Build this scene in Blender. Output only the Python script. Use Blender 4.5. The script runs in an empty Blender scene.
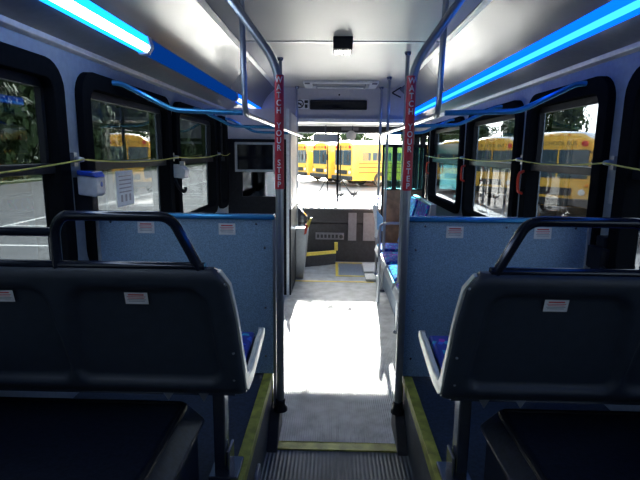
import bpy, bmesh, math, random
from mathutils import Vector, Matrix, noise
C = bpy.context.scene.collection
S = bpy.context.scene
random.seed(7)
R = math.radians

# ---------------------------------------------------------------- camera
EYE = Vector((-0.04, 0.0, 1.60))
cam = bpy.data.cameras.new('camera'); cam.sensor_fit = 'HORIZONTAL'; cam.sensor_width = 36.0
cam.lens = 480.0 / 640.0 * 36.0; cam.clip_start = 0.03; cam.clip_end = 400
camo = bpy.data.objects.new('camera', cam); C.objects.link(camo)
YAW, PITCH, ROLL = 0.02477, 0.17957, R(0.6)
mw = Matrix.Rotation(YAW, 4, 'Z') @ Matrix.Rotation(R(90) - PITCH, 4, 'X') @ Matrix.Rotation(ROLL, 4, 'Z')
camo.matrix_world = Matrix.Translation(EYE) @ mw
S.camera = camo

# ---------------------------------------------------------------- world, sun, exposure
w = bpy.data.worlds.new('sky'); S.world = w; w.use_nodes = True
nt = w.node_tree; bg = nt.nodes['Background']
sk = nt.nodes.new('ShaderNodeTexSky'); sk.sky_type = 'NISHITA'; sk.sun_disc = False
sk.sun_elevation = R(35); sk.sun_rotation = R(-4); sk.air_density = 1.0; sk.dust_density = 1.5; sk.ozone_density = 1.0
hs = nt.nodes.new('ShaderNodeHueSaturation'); hs.inputs['Saturation'].default_value = .45
nt.links.new(sk.outputs[0], hs.inputs['Color']); nt.links.new(hs.outputs[0], bg.inputs[0]); bg.inputs[1].default_value = 0.8
sun = bpy.data.lights.new('sun', 'SUN'); sun.energy = 30.0; sun.angle = R(0.8); sun.color = (1, .95, .88)
suno = bpy.data.objects.new('sun', sun); C.objects.link(suno)
el, az = R(22.6), R(-3)
d = Vector((math.sin(az) * math.cos(el), -math.cos(az) * math.cos(el), -math.sin(el)))
suno.rotation_euler = d.to_track_quat('-Z', 'Y').to_euler()
S.view_settings.view_transform = 'Standard'; S.view_settings.look = 'None'
S.view_settings.gamma = 1; S.view_settings.use_curve_mapping = False
S.view_settings.exposure = 1.15
S.cycles.max_bounces = 10; S.cycles.transparent_max_bounces = 24; S.cycles.diffuse_bounces = 6
S.cycles.use_denoising = True
S.cycles.caustics_reflective = False; S.cycles.caustics_refractive = False

# ---------------------------------------------------------------- materials
M = {}
def mat(name, col, rough=.5, metal=0., var=.08, scale=30., bump=0., bscale=200., emit=None, estr=0., spec=.5, coat=0.):
    m = bpy.data.materials.new(name); m.use_nodes = True; n = m.node_tree; b = n.nodes['Principled BSDF']
    b.inputs['Roughness'].default_value = rough; b.inputs['Metallic'].default_value = metal
    b.inputs['Specular IOR Level'].default_value = spec; b.inputs['Coat Weight'].default_value = coat
    tc = n.nodes.new('ShaderNodeTexCoord'); nz = n.nodes.new('ShaderNodeTexNoise')
    nz.inputs['Scale'].default_value = scale; nz.inputs['Detail'].default_value = 4
    n.links.new(tc.outputs['Object'], nz.inputs['Vector'])
    cr = n.nodes.new('ShaderNodeValToRGB')
    cr.color_ramp.elements[0].position = .35; cr.color_ramp.elements[1].position = .65
    cr.color_ramp.elements[0].color = [max(0, c * (1 - var)) for c in col] + [1]
    cr.color_ramp.elements[1].color = [min(1, c * (1 + var)) for c in col] + [1]
    n.links.new(nz.outputs['Fac'], cr.inputs[0]); n.links.new(cr.outputs[0], b.inputs['Base Color'])
    if bump:
        n2 = n.nodes.new('ShaderNodeTexNoise'); n2.inputs['Scale'].default_value = bscale
        n.links.new(tc.outputs['Object'], n2.inputs['Vector'])
        bp = n.nodes.new('ShaderNodeBump'); bp.inputs['Strength'].default_value = bump; bp.inputs['Distance'].default_value = .002
        n.links.new(n2.outputs['Fac'], bp.inputs['Height']); n.links.new(bp.outputs[0], b.inputs['Normal'])
    if emit:
        b.inputs['Emission Color'].default_value = (*emit, 1); b.inputs['Emission Strength'].default_value = estr
    M[name] = m; return m
def glass(name, tint, refl=1.0, base=.02):
    m = bpy.data.materials.new(name); m.use_nodes = True; n = m.node_tree; n.nodes.clear()
    o = n.nodes.new('ShaderNodeOutputMaterial'); t = n.nodes.new('ShaderNodeBsdfTransparent'); g = n.nodes.new('ShaderNodeBsdfGlossy')
    g.inputs['Roughness'].default_value = .01; t.inputs[0].default_value = (*tint, 1)
    lw = n.nodes.new('ShaderNodeLayerWeight'); lw.inputs[0].default_value = .5
    f = n.nodes.new('ShaderNodeMath'); f.operation = 'POWER'; f.inputs[1].default_value = 4.5; n.links.new(lw.outputs['Facing'], f.inputs[0])
    mm = n.nodes.new('ShaderNodeMath'); mm.operation = 'MULTIPLY_ADD'; mm.inputs[1].default_value = refl; mm.inputs[2].default_value = base; mm.use_clamp = True
    x = n.nodes.new('ShaderNodeMixShader')
    n.links.new(f.outputs[0], mm.inputs[0]); n.links.new(mm.outputs[0], x.inputs[0])
    n.links.new(t.outputs[0], x.inputs[1]); n.links.new(g.outputs[0], x.inputs[2]); n.links.new(x.outputs[0], o.inputs[0])
    M[name] = m; return m
def emis(name, col, s):
    m = bpy.data.materials.new(name); m.use_nodes = True; n = m.node_tree; n.nodes.clear()
    o = n.nodes.new('ShaderNodeOutputMaterial'); e = n.nodes.new('ShaderNodeEmission')
    e.inputs[0].default_value = (*col, 1); e.inputs[1].default_value = s
    n.links.new(e.outputs[0], o.inputs[0]); M[name] = m; return m
def ribbed(name, col, rough, axis='X', freq=70., metal=0.):
    m = mat(name, col, rough, metal, var=.2, scale=8); n = m.node_tree; b = n.nodes['Principled BSDF']
    tc = n.nodes.new('ShaderNodeTexCoord'); wv = n.nodes.new('ShaderNodeTexWave'); wv.wave_type = 'BANDS'; wv.bands_direction = axis
    wv.inputs['Scale'].default_value = freq / 20 * math.pi * 1.0; wv.inputs['Distortion'].default_value = 0
    n.links.new(tc.outputs['Object'], wv.inputs['Vector'])
    bp = n.nodes.new('ShaderNodeBump'); bp.inputs['Strength'].default_value = .9; bp.inputs['Distance'].default_value = .004
    n.links.new(wv.outputs['Fac'], bp.inputs['Height']); n.links.new(bp.outputs[0], b.inputs['Normal'])
    return m
def fabric(name):
    m = mat(name, (.02, .05, .25), .9); n = m.node_tree; b = n.nodes['Principled BSDF']
    tc = n.nodes.new('ShaderNodeTexCoord'); v = n.nodes.new('ShaderNodeTexVoronoi'); v.inputs['Scale'].default_value = 38
    cr = n.nodes.new('ShaderNodeValToRGB'); cr.color_ramp.interpolation = 'CONSTANT'
    e = cr.color_ramp.elements; e[0].color = (.015, .04, .32, 1); e[1].position = .45; e[1].color = (.03, .12, .65, 1)
    a = e.new(.62); a.color = (.02, .35, .6, 1); a = e.new(.74); a.color = (.30, .03, .45, 1); a = e.new(.8); a.color = (.015, .04, .32, 1)
    sp = n.nodes.new('ShaderNodeSeparateColor')
    n.links.new(tc.outputs['Object'], v.inputs['Vector']); n.links.new(v.outputs['Color'], sp.inputs[0]); n.links.new(sp.outputs[0], cr.inputs[0])
    n.links.new(cr.outputs[0], b.inputs['Base Color'])
mat('wall', (.23, .275, .33), .45, bump=.15, bscale=300)
mat('wall_low', (.20, .26, .34), .5)
mat('ceiling', (.37, .365, .35), .5, var=.03, scale=2)
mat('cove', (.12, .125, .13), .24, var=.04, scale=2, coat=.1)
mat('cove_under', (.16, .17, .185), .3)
mat('trim_metal', (.42, .44, .47), .4, .6)
mat('bulkhead', (.56, .54, .56), .45, var=.03)
mat('white_trim', (.8, .82, .84), .3)
mat('laminate', (.25, .38, .52), .4, var=.28, scale=260)
mat('black_rubber', (.008, .009, .011), .7, spec=0)
mat('black_plastic', (.016, .017, .021), .45, var=.15, bump=.2, spec=.12)
mat('black_gloss', (.01, .01, .012), .12)
mat('seat_shell', (.028, .036, .052), .42, bump=.35, bscale=500)
mat('shell_rim', (.78, .76, .66), .4)
mat('seat_inner', (.30, .32, .36), .45)
mat('steel', (.38, .40, .43), .3, .8, var=.05)
mat('dark_steel', (.25, .27, .32), .22, .85, var=.05)
mat('rail_led_tint', (.06, .32, .62), .25, .6, var=.05)  # steel rails: blue reflection of the LED tubes put into the metal colour
mat('handle_black', (.014, .018, .03), .15, 0.3, var=.1)
mat('yellow_strip', (.36, .37, .06), .55, var=.3, scale=18, bump=.3, bscale=120)
mat('yellow_paint', (.80, .62, .10), .5)
mat('yellow_cord', (.62, .56, .10), .5)
mat('platform', (.022, .034, .065), .5, var=.35, scale=90)
mat('box_vinyl', (.009, .012, .024), .32, var=.5, scale=60, bump=.25, bscale=120)
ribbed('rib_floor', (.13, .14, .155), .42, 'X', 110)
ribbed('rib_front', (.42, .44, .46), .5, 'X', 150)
ribbed('rib_riser', (.06, .07, .085), .45, 'Y', 110)
mat('front_floor', (.20, .24, .30), .5, var=.15, scale=60)
mat('sticker', (.75, .74, .74), .5); mat('sticker_red', (.62, .06, .06), .5); mat('sticker_ink', (.30, .30, .34), .5)
mat('label_red', (.60, .02, .04), .4); mat('label_white', (.85, .85, .85), .4)
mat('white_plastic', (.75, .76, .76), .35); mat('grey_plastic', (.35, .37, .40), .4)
mat('blue_cap', (.02, .07, .45), .25); mat('red_plastic', (.55, .04, .02), .3)
mat('screen', (.006, .007, .012), .08); mat('wood', (.22, .12, .075), .45, var=.3, scale=12)
mat('teal', (.05, .30, .33), .25); mat('dash', (.028, .028, .034), .5, var=.2); mat('dash_grey', (.20, .20, .23), .45)
mat('mirror', (.75, .77, .78), .35, 1.0, var=.02)
mat('asphalt', (.12, .12, .122), .5, var=.12, scale=3); mat('asphalt_line', (.8, .8, .75), .7)
mat('grass', (.07, .11, .03), .9, var=.4, scale=2)
mat('bus_yellow', (.90, .50, .07), .35, var=.05, scale=2); mat('bus_white', (.8, .8, .78), .4); mat('bus_black', (.02, .02, .02), .5)
mat('bus_glass', (.06, .09, .11), .06, spec=.8); mat('lamp_amber', (.8, .25, .02), .3); mat('lamp_red', (.6, .02, .02), .3); mat('lamp_clear', (.8, .8, .8), .15)
mat('leaf', (.05, .085, .025), .8, var=.5, scale=1.5); mat('bark', (.09, .065, .045), .9)
mat('blue_panel', (.30, .55, .80), .3); mat('paper', (.70, .74, .80), .6)
fabric('fabric')
glass('tint_left', (.30, .325, .335), .9, .035)
glass('tint_right', (.36, .39, .41), .45, .025)
glass('windshield_glass', (.95, .97, .96), .8, .01)
glass('dark_glass', (.13, .14, .155), .9, .06)
glass('teal_glass', (.32, .60, .64), .8, .02)
glass('clear_plastic', (.80, .84, .88), .9, .08)
emis('led_white', (.80, .93, 1.0), 7)
emis('led_cyan', (.005, .22, 1.0), 2.0)
emis('led_core', (.02, .24, 1.0), 2.0)
emis('led_blue', (.001, .10, 1.0), 1.2)
emis('led_unlit_glow', (.002, .07, .45), .22)  # unlit section: weak emission stands in for the blue it reflects
emis('led_far', (.75, .80, 1.0), 1.2)

# ---------------------------------------------------------------- mesh helpers
def link(name, bm, m, parent=None, smooth=False, bevel=0, seg=2):
    me = bpy.data.meshes.new(name)
    bmesh.ops.recalc_face_normals(bm, faces=bm.faces)
    bm.to_mesh(me); bm.free()
    ms = m if isinstance(m, (list, tuple)) else [m]
    for q in ms: me.materials.append(M[q])
    if smooth:
        for p in me.polygons: p.use_smooth = True
        try: me.set_sharp_from_angle(angle=R(38))
        except Exception: pass
    o = bpy.data.objects.new(name, me); C.objects.link(o)
    if parent is not None: o.parent = parent; o.matrix_parent_inverse = Matrix.Identity(4); o.location = -Vector((0, 0, 0))
    if bevel:
        b = o.modifiers.new('bevel', 'BEVEL'); b.width = bevel; b.segments = seg; b.limit_method = 'ANGLE'; b.angle_limit = R(40)
    return o
def box(bm, x0, x1, y0, y1, z0, z1, mi=0):
    v = [bm.verts.new(p) for p in ((x0,y0,z0),(x1,y0,z0),(x1,y1,z0),(x0,y1,z0),(x0,y0,z1),(x1,y0,z1),(x1,y1,z1),(x0,y1,z1))]
    for f in ((0,3,2,1),(4,5,6,7),(0,1,5,4),(1,2,6,5),(2,3,7,6),(3,0,4,7)):
        fc = bm.faces.new([v[i] for i in f]); fc.material_index = mi
def prism(bm, prof, a0, a1, axis='Y', mi=0):
    """prof: closed 2-D outline; axis Y -> (x,z), axis X -> (y,z), axis Z -> (x,y)"""
    def P(p, a): return (p[0], a, p[1]) if axis == 'Y' else (a, p[0], p[1]) if axis == 'X' else (p[0], p[1], a)
    A = [bm.verts.new(P(p, a0)) for p in prof]; B = [bm.verts.new(P(p, a1)) for p in prof]; n = len(prof)
    for i in range(n):
        f = bm.faces.new((A[i], A[(i+1) % n], B[(i+1) % n], B[i])); f.material_index = mi
    f = bm.faces.new(A); f.material_index = mi
    f = bm.faces.new(B[::-1]); f.material_index = mi
def fillet(pts, r, n=6):
    pts = [Vector(p) for p in pts]; out = [pts[0]]
    for i in range(1, len(pts) - 1):
        p, a, b = pts[i], pts[i-1], pts[i+1]
        da, db = (a - p), (b - p); q = min(r, da.length * .45, db.length * .45)
        A = p + da.normalized() * q; B = p + db.normalized() * q
        for k in range(n + 1):
            t = k / n; out.append(A * (1-t)**2 + p * 2*t*(1-t) + B * t*t)
    out.append(pts[-1]); return out
def tube(bm, pts, r, seg=12, fr=0, mi=0, closed=False):
    if fr: pts = fillet(pts, fr)
    pts = [Vector(p) for p in pts]; n = len(pts); rings = []
    up = None
    for i in range(n):
        if closed: t = (pts[(i+1) % n] - pts[i-1]).normalized()
        else: t = (pts[min(i+1, n-1)] - pts[max(i-1, 0)]).normalized()
        if up is None:
            up = Vector((0,0,1)) if abs(t.z) < .9 else Vector((0,1,0))
        s = t.cross(up).normalized(); u = s.cross(t).normalized(); up = u
        rr = r[i] if isinstance(r, (list, tuple)) else r
        rings.append([bm.verts.new(pts[i] + (s * math.cos(a) + u * math.sin(a)) * rr) for a in [2*math.pi*k/seg for k in range(seg)]])
    m = n if closed else n - 1
    for i in range(m):
        A, B = rings[i], rings[(i+1) % n]
        for k in range(seg):
            f = bm.faces.new((A[k], A[(k+1) % seg], B[(k+1) % seg], B[k])); f.material_index = mi; f.smooth = True
    if not closed:
        bm.faces.new(rings[0][::-1]).material_index = mi; bm.faces.new(rings[-1]).material_index = mi
def rrect(a0, a1, b0, b1, r, n=6):
    out = []
    for (cx, cy, s) in ((a1-r, b1-r, 0), (a0+r, b1-r, 1), (a0+r, b0+r, 2), (a1-r, b0+r, 3)):
        for k in range(n + 1):
            t = math.pi/2 * (s + k/n); out.append((cx + r*math.cos(t), cy + r*math.sin(t)))
    return out
def ring(bm, outer, inner, a0, a1, axis='X', mi=0):
    def P(p, a): return (p[0], a, p[1]) if axis == 'Y' else (a, p[0], p[1]) if axis == 'X' else (p[0], p[1], a)
    L = [[bm.verts.new(P(p, a)) for p in q] for q, a in ((outer, a0), (inner, a0), (inner, a1), (outer, a1))]; n = len(outer)
    for j in range(4):
        A, B = L[j], L[(j+1) % 4]
        for i in range(n):
            f = bm.faces.new((A[i], A[(i+1) % n], B[(i+1) % n], B[i])); f.material_index = mi
def lathe(bm, prof, c, axis='Z', seg=20, mi=0):
    """prof list of (radius, height)"""
    c = Vector(c); rings = []
    for r, h in prof:
        rg = []
        for k in range(seg):
            a = 2*math.pi*k/seg; q = (r*math.cos(a), r*math.sin(a), h)
            if axis == 'Y': q = (q[0], h, q[1])
            if axis == 'X': q = (h, q[0], q[1])
            rg.append(bm.verts.new(c + Vector(q)))
        rings.append(rg)
    for A, B in zip(rings, rings[1:]):
        for k in range(seg):
            f = bm.faces.new((A[k], A[(k+1) % seg], B[(k+1) % seg], B[k])); f.material_index = mi; f.smooth = True
    bm.faces.new(rings[0][::-1]).material_index = mi; bm.faces.new(rings[-1]).material_index = mi
def tag(o, label=None, cat=None, group=None, kind=None):
    if label: o['label'] = label
    if cat: o['category'] = cat
    if group: o['group'] = group
    if kind: o['kind'] = kind
    return o
def thing(name, label, cat, loc=(0,0,0), group=None):
    o = bpy.data.objects.new(name, None); o.empty_display_size = .1; C.objects.link(o); o.location = loc
    return tag(o, label, cat, group)
SPLIT = {'end_cap', 'screw', 'bracket', 'rivet', 'clip', 'latch', 'side_panel', 'switch', 'rub_rail', 'seat_frame', 'pull_handle'}
def islands(bm):
    bm.verts.ensure_lookup_table(); bm.verts.index_update(); seen = set(); out = []
    for v in bm.verts:
        if v.index in seen: continue
        st = [v]; seen.add(v.index); isl = []
        while st:
            q = st.pop(); isl.append(q.index)
            for e in q.link_edges:
                o = e.other_vert(q)
                if o.index not in seen: seen.add(o.index); st.append(o)
        out.append(set(isl))
    return out
def part(name, bm, m, parent, smooth=False, bevel=0, label=None):
    """geometry is given in world coordinates; shifted into the thing's frame"""
    if name in SPLIT:
        isl = islands(bm)
        if len(isl) > 1:
            for q in isl:
                b2 = bm.copy(); b2.verts.ensure_lookup_table()
                bmesh.ops.delete(b2, geom=[v for v in b2.verts if v.index not in q], context='VERTS')
                o = part(name, b2, m, parent, smooth, bevel, label)
            bm.free(); return o
    top = Vector((0,0,0)); p = parent
    while p is not None: top += p.location; p = p.parent
    bmesh.ops.translate(bm, verts=bm.verts, vec=-top)
    o = link(name, bm, m, parent, smooth, bevel)
    if label: o['label'] = label
    return o
def struct(name, bm, m, parent=None, smooth=False, bevel=0):
    o = link(name, bm, m, parent, smooth, bevel)
    if parent is None: o['kind'] = 'structure'
    return o
def single(name, bm, m, label, cat, group=None, smooth=False, bevel=0):
    o = link(name, bm, m, None, smooth, bevel); return tag(o, label, cat, group)
def copy_tree(o, parent=None):
    c = o.copy(); C.objects.link(c)
    if parent is not None: c.parent = parent
    for ch in list(o.children): copy_tree(ch, c)
    return c
def mirror_x(bm):
    for v in bm.verts: v.co.x = -v.co.x
    return bm
B = bmesh.new

# ================================================================ SETTING
YB, YF = -1.3, 7.62      # back and front of the shell
WT = 1.27
# ---- floor: front low floor, raised rear aisle, step
bm = B()
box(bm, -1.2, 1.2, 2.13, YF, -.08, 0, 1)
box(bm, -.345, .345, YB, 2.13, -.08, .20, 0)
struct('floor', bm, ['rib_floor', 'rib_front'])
# ---- rear seat platforms beside the aisle
for s, nm in ((-1, 'left'), (1, 'right')):
    bm = B()
    x0, x1 = sorted((s*.345, s*1.2))
    box(bm, x0, x1, YB, 2.32, -.08, .495, 0)
    o = struct('floor', bm, 'platform')
    bm = B(); x0, x1 = sorted((s*.335, s*.345)); box(bm, x0, x1, YB, 2.30, .20, .47, 0)
    struct('trim_%d' % (1 if s < 0 else 2), bm, 'rib_riser')
# ---- walls with window openings
ZB, ZT = 1.02, 1.96
LW = [(-.75, .55), (.72, 2.06), (2.20, 3.41), (3.51, 4.73), (4.82, 5.22)]
RW = [(-.65, .75), (.92, 2.10), (2.22, 3.13), (3.24, 4.50), (4.66, 6.15)]
def wall(name, s, wins, extra=()):
    bm = B(); x0, x1 = sorted((s*1.2, s*WT)); e = .045
    box(bm, x0, x1, YB, YF, ZT - e, 2.5); 
    cur = YB; holes = sorted([(a+e, b-e, ZB+e) for a, b in wins] + list(extra))
    for a, b, z in holes:
        box(bm, x0, x1, cur, a, -.1, ZT - e)
        box(bm, x0, x1, a, b, -.1, z)
        cur = b
    box(bm, x0, x1, cur, YF, -.1, ZT - e)
    return struct(name, bm, 'wall')
wall('wall_left', -1, LW, [(5.9, 7.3, 1.05)])
wall('wall_right', 1, RW, [(6.35, 7.45, .02)])
bm = B(); box(bm, -WT, WT, YB-.06, YB, -.1, 2.5); struct('wall_back', bm, 'wall_low')
bm = B()
box(bm, -WT, WT, YB-.06, YF+.2, 2.5, 2.56)
struct('ceiling', bm, 'ceiling')
bm = B()
box(bm, -.78, .78, YB, 3.80, 2.42, 2.44); box(bm, -.78, .78, 3.808, 6.42, 2.42, 2.44)
struct('ceiling', bm, 'ceiling')
bm = B(); box(bm, -.78, .78, 3.78, 3.828, 2.414, 2.4205); struct('trim_3', bm, 'grey_plastic')
tn = 4
for s in (-1, 1):
    # curved upper air-duct panel
    bm = B(); prof = []
    for k in range(9):
        t = k / 8; a = t * math.pi/2 * .8
        prof.append((s*(.77 + .20 * t + .035*math.sin(math.pi*t)), 2.42 - .27 * t))
    for k in range(8, -1, -1):
        t = k / 8; prof.append((s*(.79 + .20 * t + .035*math.sin(math.pi*t)), 2.435 - .27 * t))
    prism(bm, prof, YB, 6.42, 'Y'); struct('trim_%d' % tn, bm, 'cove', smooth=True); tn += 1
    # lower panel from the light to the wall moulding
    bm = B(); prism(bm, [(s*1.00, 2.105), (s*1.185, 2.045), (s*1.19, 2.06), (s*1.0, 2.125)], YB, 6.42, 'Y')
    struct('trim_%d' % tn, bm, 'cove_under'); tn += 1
    bm = B(); prism(bm, [(s*1.175, 2.03), (s*1.2, 2.02), (s*1.2, 2.065), (s*1.17, 2.055)], YB, 6.42, 'Y')
    struct('trim_%d' % tn, bm, 'trim_metal', bevel=.003); tn += 1
    bm = B(); prism(bm, [(s*.755, 2.412), (s*.785, 2.395), (s*.79, 2.42), (s*.76, 2.42)], YB, 6.42, 'Y')
    struct('trim_%d' % tn, bm, 'grey_plastic'); tn += 1

# ---- windows
def window(num, s, y0, y1, glassm, red=False, band=False):
    e = bpy.data.objects.new('window_%d' % num, None); C.objects.link(e); e['kind'] = 'structure'; e.location = (s*1.2, (y0+y1)/2, ZB)
    fw = .078 if y1 - y0 > .6 else .06
    bm = B(); ro = rrect(y0, y1, ZB, ZT, .12); ri = rrect(y0+fw, y1-fw, ZB+fw, ZT-fw, .06)
    ring(bm, ro, ri, s*1.165, s*1.25, 'X')
    part('window_frame', bm, 'black_rubber', e, True, .004)
    bm = B(); x0, x1 = sorted((s*1.232, s*1.238)); box(bm, x0, x1, y0+fw-.01, y1-fw+.01, ZB+fw-.01, ZT-fw+.01)
    part('pane', bm, glassm, e)
    bm = B(); x0, x1 = sorted((s*1.19, s*1.24)); box(bm, x0, x1, y0+fw-.005, y1-fw+.005, 1.505, 1.545)
    part('transom_bar', bm, 'black_plastic', e, bevel=.004)
    bm = B(); x0, x1 = sorted((s*1.21, s*1.235)); f2 = fw+.004
    box(bm, x0, x1, y0+f2, y1-f2, ZT-fw-.035, ZT-fw+.005); box(bm, x0, x1, y0+f2, y0+f2+.02, 1.54, ZT-fw); box(bm, x0, x1, y1-f2-.02, y1-f2, 1.54, ZT-fw)
    part('upper_sash', bm, 'black_plastic', e)
    if band:
        bm = B(); box(bm, x0, x1, y0+f2, y1-f2, 1.60, 1.71); part('blackout_band', bm, 'black_plastic', e)
    if red:
        bm = B(); yy = y1 - .045
        tube(bm, [(s*1.165, yy, 1.50), (s*1.135, yy, 1.49), (s*1.13, yy, 1.44), (s*1.135, yy, 1.37), (s*1.165, yy, 1.36)], .009, 8, .02)
        part('release_handle', bm, 'red_plastic', e, True, label='red emergency release handle')
    return e
k = 1
for a, b in LW: window(k, -1, a, b, 'tint_left'); k += 1
for i, (a, b) in enumerate(RW): window(k, 1, a, b, 'tint_right', red=i >= 2, band=(i == 4)); k += 1
# driver's side window and front door
e = bpy.data.objects.new('window_11', None); C.objects.link(e); e['kind'] = 'structure'; e.location = (-1.2, 6.6, 1.05)
bm = B(); ring(bm, rrect(5.86, 7.34, 1.01, 1.96, .08), rrect(5.93, 7.27, 1.08, 1.88, .05), -1.17, -1.25); part('window_frame', bm, 'black_rubber', e, True)
bm = B(); box(bm, -1.238, -1.232, 5.92, 7.28, 1.07, 1.89); part('pane', bm, 'windshield_glass', e)
e = bpy.data.objects.new('door_1', None); C.objects.link(e); e['kind'] = 'structure'; e.location = (1.2, 6.9, 0)
for a, b in ((6.36, 6.90), (6.90, 7.44)):
    bm = B(); ring(bm, rrect(a, b, .02, 1.91, .03), rrect(a+.06, b-.06, .12, 1.85, .05), 1.19, 1.25); lf = part('door_leaf', bm, 'black_rubber', e, True)
    bm = B(); box(bm, 1.225, 1.231, a+.05, b-.05, .11, 1.86); part('pane', bm, 'windshield_glass', lf)
# ---- front: bulkhead, lower flange, front header, windshield
bm = B(); box(bm, -.98, .98, 6.36, 6.42, 2.03, 2.44); box(bm, -1.2, -.98, 6.36, 6.42, 2.03, 2.2); box(bm, .98, 1.2, 6.36, 6.42, 2.03, 2.2)
struct('wall_front', bm, 'bulkhead')
bm = B(); box(bm, -1.2, 1.2, 6.30, 6.42, 1.985, 2.03); struct('trim_%d' % tn, bm, 'white_trim', bevel=.006); tn += 1
bm = B(); box(bm, -1.2, 1.2, 6.42, YF+.1, 2.0, 2.03); struct('ceiling', bm, 'dash_grey')
bm = B()
box(bm, -WT, WT, 7.55, 7.70, 1.93, 2.5); box(bm, -WT, WT, 7.55, 7.70, -.3, .78)
box(bm, -WT, -1.12, 7.55, 7.70, .78, 1.93); box(bm, 1.12, WT, 7.55, 7.70, .78, 1.93)
struct('wall_front', bm, 'dash')
e = bpy.data.objects.new('window_12', None); C.objects.link(e); e['kind'] = 'structure'; e.location = (0, 7.6, .78)
bm = B(); box(bm, -1.12, 1.12, 7.62, 7.628, .78, 1.93); part('windshield_pane', bm, 'windshield_glass', e)
bm = B(); box(bm, .02, .055, 7.585, 7.65, .78, 1.93); part('centre_post', bm, 'black_rubber', e)

# ================================================================ LED LIGHTS
def led(y0, y1, s, core, shell, name, label):
    t = thing(name, label, 'light', (s*.985, (y0+y1)/2, 2.12), 'strip lights along the ceiling coves')
    bm = B(); prism(bm, [(s*.965, 2.155), (s*.955, 2.11), (s*.975, 2.085), (s*1.005, 2.08), (s*1.02, 2.105), (s*1.0, 2.15)], y0, y1, 'Y')
    part('lens', bm, shell, t)
    if core:
        bm = B(); q = .019 if core != 'led_core' else .0135; tube(bm, [(s*.968, y0+.03, 2.100), (s*.968, y1-.03, 2.100)], q, 10)
        part('lamp_tube', bm, core, t, True)
    bm = B()
    for y in (y0+.008, y1-.008): prism(bm, [(s*.96, 2.16), (s*.948, 2.108), (s*.97, 2.076), (s*1.01, 2.072), (s*1.026, 2.105), (s*1.004, 2.155)], y-.008, y+.008, 'Y')
    part('end_cap', bm, 'grey_plastic', t)
led(-.3, 2.50, -1, 'led_white', 'led_cyan', 'strip_light', 'white glowing tube with cyan edges, nearest section on the left')
led(2.51, 4.72, -1, None, 'led_unlit_glow', 'strip_light', 'unlit tube section in the middle of the left cove, its blue reflection made as a faint glow')
led(4.73, 6.35, -1, 'led_far', 'led_blue', 'strip_light', 'short pale violet-white glowing tube at the far end of the left cove')
led(-.3, 6.35, 1, 'led_core', 'led_blue', 'strip_light', 'long bright cyan-blue glowing tube along the whole right cove')

# ================================================================ FLOOR DETAILS
bm = B(); box(bm, -.30, .30, 2.075, 2.14, .195, .207); box(bm, -.30, .30, 2.128, 2.14, .15, .207)
struct('trim_%d' % tn, bm, 'yellow_strip', bevel=.002); tn += 1
for s in (-1, 1):
    x = lambda a, b: sorted((s*a, s*b))
    bm = B(); a, b = x(.335, .372); box(bm, a, b, YB, 2.29, .495, .503); a, b = x(.329, .336); box(bm, a, b, YB, 2.29, .455, .503)
    a, b = x(.329, .340); box(bm, a, b, 2.283, 2.295, .33, .5); a, b = x(.329, .45); box(bm, a, b, 2.275, 2.295, .49, .504)
    struct('trim_%d' % tn, bm, 'yellow_strip', bevel=.002); tn += 1
    # wedge bracket that carries the pole foot
    bm = B(); a, b = x(.285, .335); prism(bm, [(2.05, .20), (2.31, .20), (2.31, .33), (2.20, .33)], a, b, 'X')
    single('step_kerb', bm, 'dash', 'dark wedge-shaped kerb under the foot of the %s-hand red-labelled pole' % ('left' if s < 0 else 'right'), 'kerb', bevel=.004)
bm = B(); prism(bm, rrect(1.70, 1.80, .27, .33, .02), -.336, -.322, 'X')
single('step_light', bm, 'grey_plastic', 'small oval step light set in the left aisle riser', 'light', smooth=True, bevel=.004)
# front floor markings
bm = B(); box(bm, -.50, .50, 5.86, 5.91, 0, .003)
struct('trim_%d' % tn, bm, 'yellow_paint'); tn += 1
bm = B()
box(bm, .02, .055, 6.15, 6.95, 0, .006); box(bm, .055, .42, 6.15, 6.185, 0, .006); box(bm, .055, .42, 6.91, 6.945, 0, .006)
box(bm, .07, .42, 6.2, 6.9, 0, .004, 1)
single('ramp_plate', bm, ['yellow_paint', 'front_floor'], 'grey floor plate outlined with yellow tape before the dashboard', 'ramp plate')
bm = B(); box(bm, .40, .53, 5.90, 6.2, 0, .035); box(bm, .40, .60, 6.31, 6.8, 0, .035)  # white colour stands in for sunlight falling through the front door
single('sunlit_ramp_flap', bm, 'white_plastic', 'flat flap on the floor at the front doorway, its sun patch painted in as white, beside the yellow-outlined plate', 'ramp', bevel=.008)

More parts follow.
